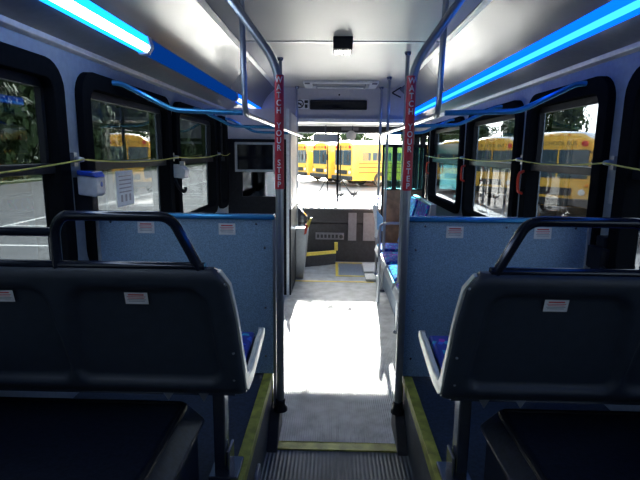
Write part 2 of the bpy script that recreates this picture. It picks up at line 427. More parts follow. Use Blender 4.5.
# ================================================================ PARTITIONS
def sticker(x, y, z, w, h, parent, name='notice_sticker', ink=True):
    bm = B(); box(bm, x-w/2, x+w/2, y-.0012, y, z-h/2, z+h/2, 0)
    box(bm, x-w*.34, x+w*.34, y-.0018, y-.0012, z+h*.26, z+h*.36, 1)
    for k in range(4):
        q = w*(.4 - .05*(k % 2)); zz = z + h*(.14 - .13*k)
        box(bm, x-q, x+q, y-.0018, y-.0012, zz-h*.022, zz+h*.022, 1 if k < 2 else 2)
    return part(name, bm, ['sticker', 'sticker_red', 'sticker_ink'], parent)
def partition(s):
    side = 'left' if s < 0 else 'right'
    t = thing('partition_panel', 'speckled blue laminate divider panel on the %s side behind its red-labelled pole' % side, 'partition', (s*.73, 2.26, .5), 'divider panels either side of the aisle')
    a, b = sorted((s*.318, s*1.16))
    bm = B(); box(bm, a, b, 2.25, 2.275, .505, 1.288); part('panel', bm, 'laminate', t, bevel=.002)
    bm = B(); a2, b2 = sorted((s*.31, s*1.17)); box(bm, a2, b2, 2.235, 2.29, 1.285, 1.31); part('top_rail', bm, 'rail_led_tint', t, bevel=.008)
    bm = B(); a3, b3 = sorted((s*.306, s*.322)); box(bm, a3, b3, 2.24, 2.285, .33, 1.30); part('edge_post', bm, 'steel', t, bevel=.004)
    bm = B(); a4, b4 = sorted((s*1.155, s*1.18)); box(bm, a4, b4, 2.235, 2.29, .505, 1.28); part('wall_channel', bm, 'grey_plastic', t)
    bm = B()
    for xx in (.40, .78, 1.10):
        lathe(bm, [(.006, 0), (.006, -.002), (.003, -.004)], (s*xx, 2.25, 1.265), 'Y', 10)
    for zz in (1.15, .85, .6):
        lathe(bm, [(.006, 0), (.006, -.002), (.003, -.004)], (s*.36, 2.25, zz), 'Y', 10)
    part('screw', bm, 'dark_steel', t, True)
    sticker(s*.54 - .0, 2.25, 1.238, .08, .055, t); sticker(s*.95 + (.02 if s < 0 else 0), 2.25, 1.24, .08, .055, t)
partition(-1); partition(1)

# ================================================================ SEATS
def double_seat(s):
    side = 'left' if s < 0 else 'right'
    t = thing('double_seat', 'dark-backed double bus seat with a tubular grab handle, %s of the aisle' % side, 'seat', (s*.72, 1.45, .5), 'transit double seats either side of the aisle')
    fx = lambda bm: bm if s > 0 else mirror_x(bm)
    # back shell: outline in (x,z), leaning back; built as a grid with two pressed recesses
    def yback(z): return 1.28 - .09 * (z - .90) / .4
    xin = lambda z: .285 + .012*max(0, (z-.95)/.2) + .012*max(0, (z-1.15)/.15) + .03*max(0, (z - 1.25)/.05)**2
    X1 = 1.165; nx, nz = 90, 40
    recs = [(.375, .735, .945, 1.245), (.805, 1.12, .945, 1.245)]
    def sd(u, v, r):  # rounded box signed distance
        cx, cz = (r[0]+r[1])/2, (r[2]+r[3])/2; hx, hz = (r[1]-r[0])/2, (r[3]-r[2])/2
        lean = .035 * (1 - (v-r[2])/(r[3]-r[2]))
        qx, qz = abs(u-cx) - (hx-.05+lean), abs(v-cz) - (hz-.05)
        return math.hypot(max(qx, 0), max(qz, 0)) + min(max(qx, qz), 0) - .05
    bm = B(); G = []
    for j in range(nz + 1):
        row = []
        z = .90 + .40 * j / nz
        for i in range(nx + 1):
            f = i / nx; x = xin(z) + (X1 - xin(z)) * f
            dd = min(sd(x, z, r) for r in recs)
            dep = .020 * min(1, max(0, (.004 - dd) / .016))
            ed = min(x - xin(z), X1 - x); rnd = .012 * max(0, 1 - ed/.02)**2 + .015 * max(0, 1 - (1.30 - z)/.03)**2 + .02*max(0, 1-(z-.90)/.04)**2
            row.append(bm.verts.new((x, yback(z) + dep + rnd, z)))
        G.append(row)
    for j in range(nz):
        for i in range(nx): bm.faces.new((G[j][i], G[j][i+1], G[j+1][i+1], G[j+1][i])).smooth = True
    # front side closing
    H = [[bm.verts.new((v.co.x, yback(v.co.z) + .042, v.co.z)) for v in (G[j][0], G[j][nx//2], G[j][nx])] for j in range(0, nz+1, 4)]
    for j in range(len(H)-1):
        for i in range(2): bm.faces.new((H[j][i], H[j+1][i], H[j+1][i+1], H[j][i+1]))
    ext = [v for v in G[0]]
    bm.faces.new([G[0][i] for i in range(nx+1)] + [H[0][2], H[0][1], H[0][0]])
    bm.faces.new([G[nz][i] for i in range(nx+1)][::-1] + [H[-1][0], H[-1][1], H[-1][2]])
    for c, h in ((0, 0), (nx, 2)):
        bm.faces.new([G[j][c] for j in range(nz+1)] + [H[j][h] for j in range(len(H)-1, -1, -1)])
    part('back_shell', fx(bm), 'seat_shell', t)
    # light rims: an L-shaped moulded edge, backrest side down and along the seat pan
    for xe, w in ((None, .02), (1.15, .02)):
        path = []
        for k in range(9):
            z = 1.29 - .31*k/8; path.append((yback(z) + .030, z))
        path += [(1.290, .955), (1.303, .922), (1.335, .903), (1.40, .900), (1.50, .914), (1.58, .93), (1.64, .94), (1.665, .95), (1.672, .965)]
        bm = B(); rings = []
        for i, (y, z) in enumerate(path):
            p0 = path[max(i-1, 0)]; p1 = path[min(i+1, len(path)-1)]
            ty, tz = p1[0]-p0[0], p1[1]-p0[1]; L = math.hypot(ty, tz); ny, nz_ = -tz/L, ty/L   # towards the sitter
            xa = (xin(max(z, .9)) - .004) if xe is None else xe; th = .012 + (.022*min(1, max(0, i-6)/4) if i < 15 else .012)
            rings.append([bm.verts.new((xa + dx, y + ny*q, z + nz_*q)) for dx, q in ((0, -.006), (w, -.006), (w, th), (w*.3, th+.006), (0, th))])
        for A, Bq in zip(rings, rings[1:]):
            for q in range(5): bm.faces.new((A[q], A[(q+1) % 5], Bq[(q+1) % 5], Bq[q]))
        bm.faces.new(rings[0]); bm.faces.new(rings[-1][::-1])
        part('side_rim', fx(bm), 'shell_rim', t, True, .003, label='pale moulded rim')
    # seat pan
    bm = B()
    prof = [(1.29, .905), (1.36, .885), (1.44, .88), (1.55, .892), (1.66, .915), (1.668, .935), (1.55, .925), (1.42, .915), (1.32, .925)]
    prism(bm, prof, .30, 1.15, 'X'); part('seat_pan', fx(bm), 'seat_shell', t, True, .004)
    for a, b in ((.315, .715), (.74, 1.135)):
        bm = B(); prism(bm, [(1.34, .925), (1.44, .915), (1.56, .925), (1.655, .938), (1.66, .955), (1.60, .962), (1.45, .952), (1.345, .955)], a, b, 'X')
        part('cushion', fx(bm), 'fabric', t, True, .008, label='blue patterned fabric cushion')
        bm = B(); prism(bm, [(1.315, .97), (1.235, 1.27), (1.25, 1.28), (1.268, 1.27), (1.345, .975)], a+.02, b-.02, 'X')
        part('back_pad', fx(bm), 'fabric', t, True, .008, label='blue patterned fabric back pad')
    # grab handle
    yt = 1.215
    bm = B()
    tube(bm, [(.385, yt, 1.285), (.385+.001, yt, 1.30), (.455, yt, 1.435), (.735, yt-.005, 1.435), (.762, yt, 1.40), (.762, yt, 1.29)], .0135, 12, .035)
    tube(bm, [(.762, yt, 1.39), (1.165, yt, 1.39)], .012, 12)
    tube(bm, [(.37, yt, 1.303), (1.16, yt, 1.303)], .0125, 12)
    part('grab_handle', fx(bm), 'handle_black', t, True)
    # pedestal leg and foot
    bm = B(); box(bm, .39, .43, 1.47, 1.53, .515, .89); box(bm, .345, .445, 1.44, 1.56, .503, .52); box(bm, .375, .385, 1.46, 1.54, .52, .60)
    part('leg', fx(bm), 'dark_steel', t, bevel=.004)
    bm = B(); box(bm, .33, 1.16, 1.36, 1.40, .862, .892); box(bm, .33, 1.16, 1.54, 1.58, .87, .902); part('seat_frame', fx(bm), 'dark_steel', t)
    bm = B(); prism(bm, [(.395, .90), (.425, .90), (.41, .872)], 1.30, 1.306, 'Y'); prism(bm, [(.50, .90), (.53, .90), (.515, .875)], 1.30, 1.306, 'Y')
    part('bracket', fx(bm), 'steel', t)
    bm = B()
    for (x, z) in ((.315, 1.26), (.308, 1.05), (.312, .96)): lathe(bm, [(.004, 0), (.004, -.002), (.002, -.003)], (x, yback(z)+.002, z), 'Y', 8)
    part('rivet', fx(bm), 'steel', t, True)
    for x in ((.55, .925) if s > 0 else (.56, .925)):
        z = 1.212; o = sticker(s*x, 0, 0, .062, .034, t)
        o.location = (0, 0, 0)
        for v in o.data.vertices:
            wz = v.co.z + .5; wy = v.co.y + 1.45
            v.co.z = z + wz - .5; v.co.y = yback(z + wz) + .0135 + wy - 1.45
    return t
double_seat(-1); double_seat(1)
# dark boxes behind the seats
for s in (-1, 1):
    side = 'left' if s < 0 else 'right'
    t = thing('wheel_housing', 'low glossy black vinyl box on the %s platform behind the double seat' % side, 'box', (s*.8, .7, .5), 'black boxes behind the seats')
    bm = B(); prism(bm, [(.47, .503), (1.17, .503), (1.17, .80), (.52, .80), (.50, .795), (.445, .745), (.445, .73), (.47, .72)], -.6, 1.43, 'Y')
    if s < 0: mirror_x(bm)
    part('body', bm, 'box_vinyl', t, bevel=.008)
    bm = B(); tube(bm, [(.50, -.6, .797), (.50, 1.42, .797), (1.15, 1.42, .797)], .010, 8, .03)
    if s < 0: mirror_x(bm)
    part('piping', bm, 'black_plastic', t, True)

# ================================================================ POLES AND HANDRAILS
def text_mesh(bm, ch, size, fn, mi=0):
    cu = bpy.data.curves.new('t', 'FONT'); cu.body = ch; cu.size = size; cu.align_x = 'CENTER'; cu.extrude = 0; cu.offset = .0006
    ob = bpy.data.objects.new('t', cu); C.objects.link(ob)
    dg = bpy.context.evaluated_depsgraph_get(); me = bpy.data.meshes.new_from_object(ob.evaluated_get(dg))
    tb = bmesh.new(); tb.from_mesh(me); wx = max([abs(v.co.x) for v in tb.verts] + [0]); st_ = wx / 5
    for q in range(-4, 5):
        bmesh.ops.bisect_plane(tb, geom=tb.verts[:] + tb.edges[:] + tb.faces[:], plane_co=(q*st_, 0, 0), plane_no=(1, 0, 0))
    tb.to_mesh(me); tb.free()
    vs = [bm.verts.new(fn(v.co.x, v.co.y)) for v in me.vertices]
    for p in me.polygons:
        try: bm.faces.new([vs[i] for i in p.vertices]).material_index = mi
        except ValueError: pass
    bpy.data.objects.remove(ob); bpy.data.curves.remove(cu); bpy.data.meshes.remove(me)
def labelled_pole(s):
    side = 'left' if s < 0 else 'right'
    t = thing('stanchion_pole', 'steel pole with red WATCH YOUR STEP label on the %s side of the aisle' % side, 'pole', (s*.30, 2.21, .33), 'step-warning poles at the aisle step')
    px, py = (-.283 if s < 0 else .30), 2.21
    bm = B(); tube(bm, [(px, py, .335), (px, py, 1.97), (s*.55, py, 2.33), (s*.60, py, 2.40)], .0185, 16, .10); part('tube', bm, 'steel', t, True)
    bm = B(); lathe(bm, [(.034, 0), (.034, .012), (.022, .03), (.024, .055), (.0195, .06)], (px, py, .331)); part('foot_flange', bm, 'black_plastic', t, True)
    bm = B(); box(bm, min(s*.54, s*.66), max(s*.54, s*.66), py-.03, py+.03, 2.385, 2.42); lathe(bm, [(.028, -.05), (.028, .02)], (s*.59, py, 2.38)); part('ceiling_bracket', bm, 'dark_steel', t, bevel=.005)
    z0, z1 = 1.435, 1.935; rr = .0208
    bm = B(); n = 14; A = []
    lathe(bm, [(rr, z0), (rr, z1)], (px, py, 0), seg=24); lb = part('warning_label', bm, 'label_red', t, True, label='red label')
    bm = B(); txt = 'WATCH YOUR STEP'; st = (z1 - z0 - .01) / len(txt)
    for i, ch in enumerate(txt):
        if ch == ' ': continue
        zc = z1 - .005 - st*(i+1) + st*.14
        text_mesh(bm, ch, st*1.12, lambda x, y: (px + (rr+.0006)*math.sin(x*.86/rr), py - (rr+.0006)*math.cos(x*.86/rr), zc + y))
    part('lettering', bm, 'label_white', lb, label='white capital letters')
labelled_pole(-1); labelled_pole(1)

def overhead(s, ys, yend):
    side = 'left' if s < 0 else 'right'
    t = thing('overhead_rail', 'long overhead grab rail with branches to the wall along the %s side' % side, 'handrail', (s*.51, 2.62, 1.8), 'overhead grab rails')
    bm = B(); tube(bm, [(s*.52, 2.62, 2.41), (s*.51, 2.62, 1.80), ((-.44 if s < 0 else .50), yend, 1.81)], .0155, 14, .07); part('rail', bm, 'steel', t, True)
    bm = B(); lathe(bm, [(.03, 0), (.03, -.012), (.018, -.02)], (s*.52, 2.62, 2.42)); part('ceiling_flange', bm, 'dark_steel', t, True)
    for yy in ys:
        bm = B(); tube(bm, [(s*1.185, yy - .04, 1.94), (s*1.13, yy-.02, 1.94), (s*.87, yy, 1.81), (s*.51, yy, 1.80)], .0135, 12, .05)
        bb = part('branch_bar', bm, 'rail_led_tint', t, True)
        bm = B(); lathe(bm, [(.024, 0), (.024, -s*.012), (.017, -s*.02)], (s*1.2, yy-.04, 1.94), 'X'); part('wall_flange', bm, 'black_plastic', bb, True)
overhead(-1, (2.55, 4.00, 5.15), 6.30); overhead(1, (2.46, 3.62, 5.0), 5.47)

def plain_pole(x, y, z0, z1, label, r=.016, m='steel'):
    t = thing('stanchion_pole', label, 'pole', (x, y, z0), 'plain upright poles towards the front')
    bm = B(); tube(bm, [(x, y, z0+.005), (x, y, z1-.002)], r, 14); part('tube', bm, m, t, True)
    bm = B(); lathe(bm, [(.032, 0), (.032, .01), (.02, .025)], (x, y, z0+.001)); part('foot_flange', bm, 'dark_steel', t, True)
    bm = B(); lathe(bm, [(.018, -.03), (.028, -.012), (.028, 0)], (x, y, z1)); part('ceiling_flange', bm, 'dark_steel', t, True)
plain_pole(-.515, 4.42, 0, 2.42, 'plain upright pole on the left just behind the left red-labelled pole')
plain_pole(.56, 4.15, 0, 2.42, 'plain upright pole reaching the ceiling beside the right red-labelled pole')
plain_pole(-.505, 6.28, 0, 2.42, 'slim upright pole left of the windshield by the farebox')
plain_pole(.555, 6.27, 0, 2.42, 'slim upright pole farthest front on the right of the windshield')
plain_pole(.56, 5.47, 0, 2.42, 'upright pole on the right where the overhead rail ends')
bm = B(); tube(bm, [(.47, 5.02, .30), (.47, 5.02, .86), (.55, 5.02, .88), (.74, 5.02, .88)], .014, 12, .06)
tube(bm, [(.47, 5.02, .002), (.47, 5.02, .31)], .018, 12)
single('bench_rail', bm, 'steel', 'low bent steel grab rail at the near end of the aisle-facing bench', 'handrail', smooth=True)

# ================================================================ PULL CORDS
def cord(s, pts, label):
    t = thing('pull_cord', label, 'cord', (s*1.15, pts[0][0], 1.55), 'yellow stop-request cords')
    bm = B(); P = []
    for (y0, z0), (y1, z1) in zip(pts, pts[1:]):
        for k in range(10):
            f = k/10; P.append((s*1.148, y0 + (y1-y0)*f, z0 + (z1-z0)*f - .02*4*f*(1-f)))
    P.append((s*1.148, pts[-1][0], pts[-1][1]))
    tube(bm, P, .0035, 6); part('cable', bm, 'yellow_cord', t, True)
    bm = B()
    for y, z in pts[1:-1]:
        lathe(bm, [(.012, 0), (.014, -s*.02), (.009, -s*.045)], (s*1.19, y, z), 'X', 12); box(bm, min(s*1.18, s*1.2), max(s*1.18, s*1.2), y-.015, y+.015, z-.03, z+.03)
    part('clip', bm, 'steel', t)
cord(-1, [(-1.2, 1.50), (.64, 1.51), (2.13, 1.56), (3.46, 1.56), (4.78, 1.58), (5.22, 1.585)], 'thin yellow pull cord strung across the left-hand windows')
cord(1, [(-1.2, 1.50), (.84, 1.52), (2.16, 1.57), (3.185, 1.57), (4.58, 1.57), (6.3, 1.58)], 'thin yellow pull cord strung across the right-hand windows')

# ================================================================ LEFT WALL ITEMS
t = thing('dispenser', 'white wall dispenser with glossy blue top by the second left window', 'dispenser', (-1.12, 2.08, 1.40))
bm = B(); prism(bm, [(-1.175, 1.405), (-1.10, 1.395), (-1.088, 1.41), (-1.085, 1.48), (-1.175, 1.49)], 2.115, 2.20, 'Y'); part('body', bm, 'white_plastic', t, bevel=.006)
bm = B(); prism(bm, [(-1.172, 1.492), (-1.085, 1.482), (-1.10, 1.505), (-1.172, 1.514)], 2.11, 2.205, 'Y'); part('cap', bm, 'blue_cap', t, bevel=.005, label='glossy blue top')
bm = B(); box(bm, -1.2, -1.12, 2.13, 2.18, 1.32, 1.40); box(bm, -1.2, -1.17, 2.13, 2.18, 1.40, 1.48); part('holder', bm, 'black_plastic', t)
bm = B(); lathe(bm, [(.012, 0), (.012, .003)], (-1.088, 2.16, 1.45), 'X', 14); part('badge', bm, 'blue_cap', t)
t = thing('call_box', 'small white wall box with hanging black hook between second and third left windows', 'box', (-1.13, 3.40, 1.40))
bm = B(); prism(bm, [(-1.2, 1.42), (-1.09, 1.41), (-1.08, 1.47), (-1.12, 1.505), (-1.2, 1.51)], 3.40, 3.50, 'Y'); part('body', bm, 'white_plastic', t, bevel=.006)
bm = B(); tube(bm, [(-1.17, 3.43, 1.41), (-1.14, 3.43, 1.34), (-1.10, 3.43, 1.31), (-1.09, 3.43, 1.35)], .012, 8, .02); part('hook', bm, 'black_plastic', t, True)
bm = B(); box(bm, -1.12, -1.09, 3.40, 3.43, 1.50, 1.53); part('latch', bm, 'steel', t)
# paper notice hung in window
t = thing('window_notice', 'pale printed notice sheet taped inside the second left window', 'sign', (-1.225, 2.73, 1.30))
bm = B(); box(bm, -1.229, -1.226, 2.62, 2.84, 1.29, 1.49); part('sheet', bm, 'paper', t)
bm = B()
for k in range(5): box(bm, -1.2262, -1.2255, 2.65, 2.81, 1.455-.022*k, 1.462-.022*k)
for k in range(3): box(bm, -1.2262, -1.2255, 2.665+.055*k, 2.69+.055*k, 1.315, 1.355)
part('printing', bm, 'sticker_ink', t)
# right wall conduit plates
t = thing('junction_box', 'black latch box low on the right wall pillar beside the divider panel', 'box', (1.15, 2.12, 1.15))
bm = B(); box(bm, 1.13, 1.2, 2.07, 2.19, 1.10, 1.20); box(bm, 1.15, 1.2, 2.09, 2.16, 1.20, 1.25); part('body', bm, 'black_plastic', t, bevel=.006)
bm = B(); tube(bm, [(1.14, 2.07, 1.12), (1.12, 1.98, 1.11), (1.12, 1.90, 1.13)], .01, 8, .02); part('lever', bm, 'black_plastic', t, True)
bm = B(); box(bm, 1.192, 1.2, 2.135, 2.175, 1.39, 1.45)
single('wall_plate', bm, 'grey_plastic', 'small square grey plate on the right wall pillar', 'plate', bevel=.002)

# ================================================================ DRIVER'S PARTITION
t = thing('driver_partition', 'tall grey and black partition behind the driver carrying the screen', 'partition', (-.85, 5.27, 0))
bm = B(); box(bm, -1.19, -.52, 5.27, 5.31, 1.74, 2.06); part('upper_panel', bm, 'bulkhead', t)
bm = B()
box(bm, -1.19, -.52, 5.27, 5.31, 0, 1.12); box(bm, -1.19, -1.03, 5.27, 5.31, 1.12, 1.74); box(bm, -.60, -.52, 5.27, 5.31, 1.12, 1.74); box(bm, -1.03, -.60, 5.27, 5.31, 1.40, 1.74)
part('lower_panel', bm, 'black_plastic', t)
bm = B(); box(bm, -1.03, -.60, 5.288, 5.294, 1.12, 1.40); part('window_pane', bm, 'dark_glass', t)
bm = B(); box(bm, -.53, -.50, 5.31, 6.20, .98, 2.03); part('side_panel', bm, 'bulkhead', t)
bm = B(); box(bm, -.53, -.495, 5.27, 6.20, 0, .98); part('side_base', bm, 'black_plastic', t, label='black lower side panel')
bm = B(); box(bm, -.545, -.515, 5.255, 5.285, 0, 2.06); part('corner_post', bm, 'white_trim', t, bevel=.004)
t = thing('monitor', 'flat black screen in a silver frame above the driver partition window', 'monitor', (-.85, 5.24, 1.42))
bm = B(); box(bm, -1.09, -.665, 5.225, 5.27, 1.395, 1.70); part('housing', bm, 'black_plastic', t, bevel=.006)
bm = B(); ring(bm, rrect(-1.095, -.66, 1.39, 1.705, .008), rrect(-1.07, -.685, 1.415, 1.68, .003), 5.212, 5.228, 'Y'); part('bezel', bm, 'trim_metal', t, label='silver bezel')
bm = B(); box(bm, -1.071, -.684, 5.219, 5.2255, 1.414, 1.681); part('screen', bm, 'screen', t)

# ================================================================ CEILING AND BULKHEAD ITEMS
t = thing('speaker', 'small dark box on the ceiling at the cross seam', 'speaker', (0.02, 3.75, 2.42))
bm = B(); prism(bm, [(3.62, 2.40), (3.66, 2.34), (3.84, 2.34), (3.88, 2.42), (3.62, 2.42)], -.05, .09, 'X'); part('body', bm, 'black_plastic', t, bevel=.006)
bm = B()
for k in range(5): box(bm, -.04+.026*k, -.028+.026*k, 3.68, 3.83, 2.334, 2.341)
part('grille', bm, 'black_gloss', t)
t = thing('roof_hatch', 'recessed roof hatch with pull handles at the front of the ceiling', 'hatch', (.03, 6.05, 2.42))
bm = B(); ring(bm, rrect(-.40, .48, 5.75, 6.28, .04), rrect(-.30, .38, 5.84, 6.20, .03), 2.395, 2.42, 'Z'); part('hatch_frame', bm, 'white_plastic', t, bevel=.004)
bm = B(); box(bm, -.31, .39, 5.83, 6.21, 2.412, 2.419); part('hatch_lid', bm, 'ceiling', t)
bm = B()
for x in (-.25, .33): tube(bm, [(x, 5.86, 2.41), (x, 5.86, 2.375), (x, 6.14, 2.375), (x, 6.14, 2.41)], .008, 8, .02)
tube(bm, [(-.25, 5.90, 2.37), (.33, 5.90, 2.37)], .009, 8); part('pull_handle', bm, 'grey_plastic', t, True)
bm = B()
for x in (-.35, .43): box(bm, x-.03, x+.03, 5.765, 5.82, 2.385, 2.40)
part('latch', bm, 'dark_steel', t)
t = thing('message_display', 'long black unlit message display on the front bulkhead', 'display', (.02, 6.36, 2.14))
bm = B(); prism(bm, rrect(-.345, .385, 2.145, 2.265, .015), 6.335, 6.36, 'Y'); part('housing', bm, 'black_plastic', t, bevel=.003)
bm = B(); box(bm, -.325, .365, 6.331, 6.336, 2.165, 2.245); part('screen', bm, 'screen', t)
# round no-smoking style decals
t = thing('bulkhead_decal', 'round black and white symbol stickers left of the message display', 'sticker', (-.44, 6.36, 2.2))
bm = B(); box(bm, -.53, -.36, 6.357, 6.36, 2.15, 2.27); part('backing', bm, 'white_trim', t)
bm = B()
ring(bm, [(-.475 + .052*math.cos(a), 2.215+.052*math.sin(a)) for a in [k*math.pi/12 for k in range(24)]], [(-.475 + .038*math.cos(a), 2.215+.038*math.sin(a)) for a in [k*math.pi/12 for k in range(24)]], 6.354, 6.357, 'Y')
prism(bm, [(-.515, 2.243), (-.505, 2.25), (-.437, 2.187), (-.447, 2.18)], 6.354, 6.357, 'Y'); box(bm, -.50, -.45, 6.354, 6.357, 2.207, 2.222)
box(bm, -.415, -.37, 6.354, 6.357, 2.225, 2.26); box(bm, -.41, -.375, 6.354, 6.357, 2.165, 2.21); part('symbol', bm, 'bus_black', t)
bm = B(); lathe(bm, [(.012, 0), (.012, -.012), (.006, -.018)], (.03, 6.36, 2.33), 'Y', 12); single('speaker_button', bm, 'black_plastic', 'tiny black knob on the bulkhead between hatch and display', 'knob', smooth=True)
bm = B(); tube(bm, [(.80, 6.30, 2.30), (.68, 6.2, 2.34), (.80, 6.1, 2.41)], .009, 8, .02)
single('coat_hook', bm, 'black_plastic', 'black angled hook high on the right beside the bulkhead', 'hook', smooth=True)
# visor, mirrors
t = thing('sun_visor', 'wide dark sun visor across the top of the windshield', 'visor', (0, 7.3, 1.9))
bm = B(); box(bm, -1.1, 1.1, 7.28, 7.31, 1.90, 1.99); part('visor_board', bm, 'dash', t, bevel=.01)
bm = B(); box(bm, .08, .33, 7.255, 7.28, 1.93, 1.975); part('control_plate', bm, 'dash_grey', t)
bm = B(); tube(bm, [(-1.1, 7.29, 1.895), (1.1, 7.29, 1.895)], .008, 8); part('visor_rod', bm, 'steel', t, True)
t = thing('interior_mirror', 'wide rectangular interior mirror at the top of the windshield', 'mirror', (-.15, 7.15, 1.83))
bm = B(); prism(bm, rrect(-.33, .03, 1.755, 1.875, .03), 7.14, 7.165, 'Y'); part('mirror_housing', bm, 'grey_plastic', t, True, .004)
bm = B(); prism(bm, rrect(-.32, .02, 1.765, 1.865, .025), 7.132, 7.141, 'Y'); part('mirror_glass', bm, 'mirror', t, True)
bm = B(); tube(bm, [(-.15, 7.165, 1.84), (-.15, 7.2, 1.9), (-.15, 7.2, 1.998)], .01, 8); part('arm', bm, 'dark_steel', t, True)
t = thing('round_mirror', 'round convex mirror beside the interior mirror', 'mirror', (.22, 7.15, 1.84))
bm = B(); lathe(bm, [(.03, .0), (.07, -.012), (.072, -.02), (.05, -.04), (.02, -.05)], (.22, 7.15, 1.85), 'Y', 24); part('mirror_glass', bm, 'white_plastic', t, True)
bm = B(); tube(bm, [(.22, 7.15, 1.85), (.24, 7.2, 1.92), (.24, 7.2, 1.998)], .008, 8); part('arm', bm, 'dark_steel', t, True)

# ================================================================ DASHBOARD
t = thing('dashboard', 'dark dashboard wall below the windshield', 'dashboard', (0, 7.1, 0))
bm = B(); prism(bm, [(7.02, 0), (7.02, .57), (7.0, .59), (7.0, .79), (7.06, .825), (7.54, .81), (7.54, 0)], -1.18, 1.18, 'X'); part('body', bm, 'dash', t, bevel=.006)
bm = B(); box(bm, -1.1, 1.1, 6.985, 7.01, .785, .81); part('dash_edge', bm, 'dash_grey', t)
bm = B(); box(bm, .20, .32, 6.985, 7.0, .33, .74); box(bm, .42, .66, 6.985, 7.0, .33, .74); part('side_panel', bm, 'dash_grey', t)
bm = B(); box(bm, -.28, .14, 6.99, 7.005, .34, .44); part('nameplate', bm, 'dash_grey', t)
bm = B()
for k in range(6): box(bm, -.26+.055*k, -.225+.055*k, 6.985, 6.99, .365, .415)
lathe(bm, [(.03, 0), (.03, -.01), (.015, -.02)], (.10, 6.985, .39), 'Y', 16); part('switch', bm, 'dash', t)
bm = B(); tube(bm, [(-.9, 7.03, .85), (-.5, 7.03, .85), (-.02, 7.03, .845)], .012, 8); part('dash_rail', bm, 'white_trim', t, True)
# step of the driver's platform
t = thing('driver_step', 'dark box step with yellow top edge in front of the dashboard', 'step', (-.2, 6.8, 0))
bm = B(); prism(bm, [(-.47, 6.60), (.02, 6.86), (.02, 6.98), (-.47, 6.98)], 0, .16, 'Z'); part('body', bm, 'dash', t, bevel=.004)
bm = B(); prism(bm, [(-.47, 6.59), (.025, 6.85), (.025, 6.90), (-.47, 6.64)], .16, .205, 'Z'); box(bm, .0, .05, 6.84, 6.90, .205, .32); part('edge_strip', bm, 'yellow_paint', t, bevel=.004)
# ornaments on the dashboard
for i, (x, yy, hgt) in enumerate(((.08, 7.2, .22), (.28, 7.2, .25))):
    t = thing('dash_ornament', ('small dark spiky-topped ornament on the dashboard by the windshield post', 'small dark spiky-topped ornament on the dashboard, right of its twin')[i], 'ornament', (x, yy, .83), 'dashboard ornaments')
    bm = B(); tube(bm, [(x, yy, .83), (x+.005, yy, .83+hgt*.6)], .010, 8); lathe(bm, [(.035, 0), (.03, .015), (.012, .02)], (x, yy, .83)); part('stem', bm, 'dash', t, True)
    bm = B()
    for k in range(9):
        a = k * 2*math.pi/9; c0 = Vector((x+.005, yy, .83+hgt*.6)); dx = Vector((math.cos(a), math.sin(a), 0))
        tube(bm, [c0, c0 + dx*.03 + Vector((0,0,.03 - .02*(k % 2))), c0 + dx*.065 + Vector((0,0,.0 + .03*(k % 3)))], [.009, .011, .003], 6)
    part('crown', bm, 'dash', t, True)
# wipers outside
for i, (x, lean) in enumerate(((-.10, -.12), (.10, .12))):
    t = thing('wiper', 'windshield wiper on the %s of the windshield centre post' % ('left', 'right')[i], 'wiper', (x, 7.68, .8), 'windshield wipers')
    bm = B(); tube(bm, [(x+lean*2.2, 7.70, .80), (x-.02, 7.69, 1.22), (x-.02, 7.69, 1.5)], .008, 8); part('arm', bm, 'bus_black', t, True)
    bm = B(); box(bm, x-.03, x-.012, 7.665, 7.69, 1.0, 1.72); part('blade', bm, 'bus_black', t)

# ================================================================ FAREBOX, FRONT RIGHT
t = thing('farebox', 'silvery farebox with a clear cover and red and yellow top beside the driver step', 'farebox', (-.42, 6.05, 0))
bm = B(); prism(bm, [(-.50, 0), (-.40, 0), (-.36, .35), (-.34, .66), (-.50, .66)], 5.98, 6.14, 'Y'); part('body', bm, 'steel', t, bevel=.01)
bm = B(); prism(bm, [(-.50, .66), (-.34, .66), (-.35, .80), (-.46, .92), (-.50, .90)], 5.99, 6.13, 'Y'); part('cover', bm, 'clear_plastic', t, bevel=.01, label='clear plastic cover')
bm = B(); prism(bm, [(-.37, .62), (-.32, .70), (-.29, .80), (-.31, .80), (-.38, .68)], 5.96, 5.985, 'Y'); part('handle', bm, 'yellow_paint', t, label='yellow handle')
bm = B(); prism(bm, [(-.39, .58), (-.36, .60), (-.34, .70), (-.37, .72)], 5.955, 5.98, 'Y'); part('tag', bm, 'red_plastic', t, label='red tag')
t = thing('transfer_box', 'small white and pale blue box on the right-hand pole near the dashboard', 'box', (.52, 5.62, .7))
bm = B(); prism(bm, [(.43, 1.0), (.47, 1.03), (.52, .80), (.50, .62), (.47, .62), (.47, .8)], 5.60, 5.66, 'Y'); part('side_tube', bm, 'white_plastic', t, bevel=.006)
bm = B(); prism(bm, [(.48, .95), (.56, .86), (.56, .70), (.49, .72)], 5.58, 5.66, 'Y'); part('tray', bm, 'blue_panel', t, bevel=.006)
bm = B(); tube(bm, [(.53, 5.66, .8), (.56, 6.25, .8)], .012, 8); part('arm', bm, 'steel', t, True)
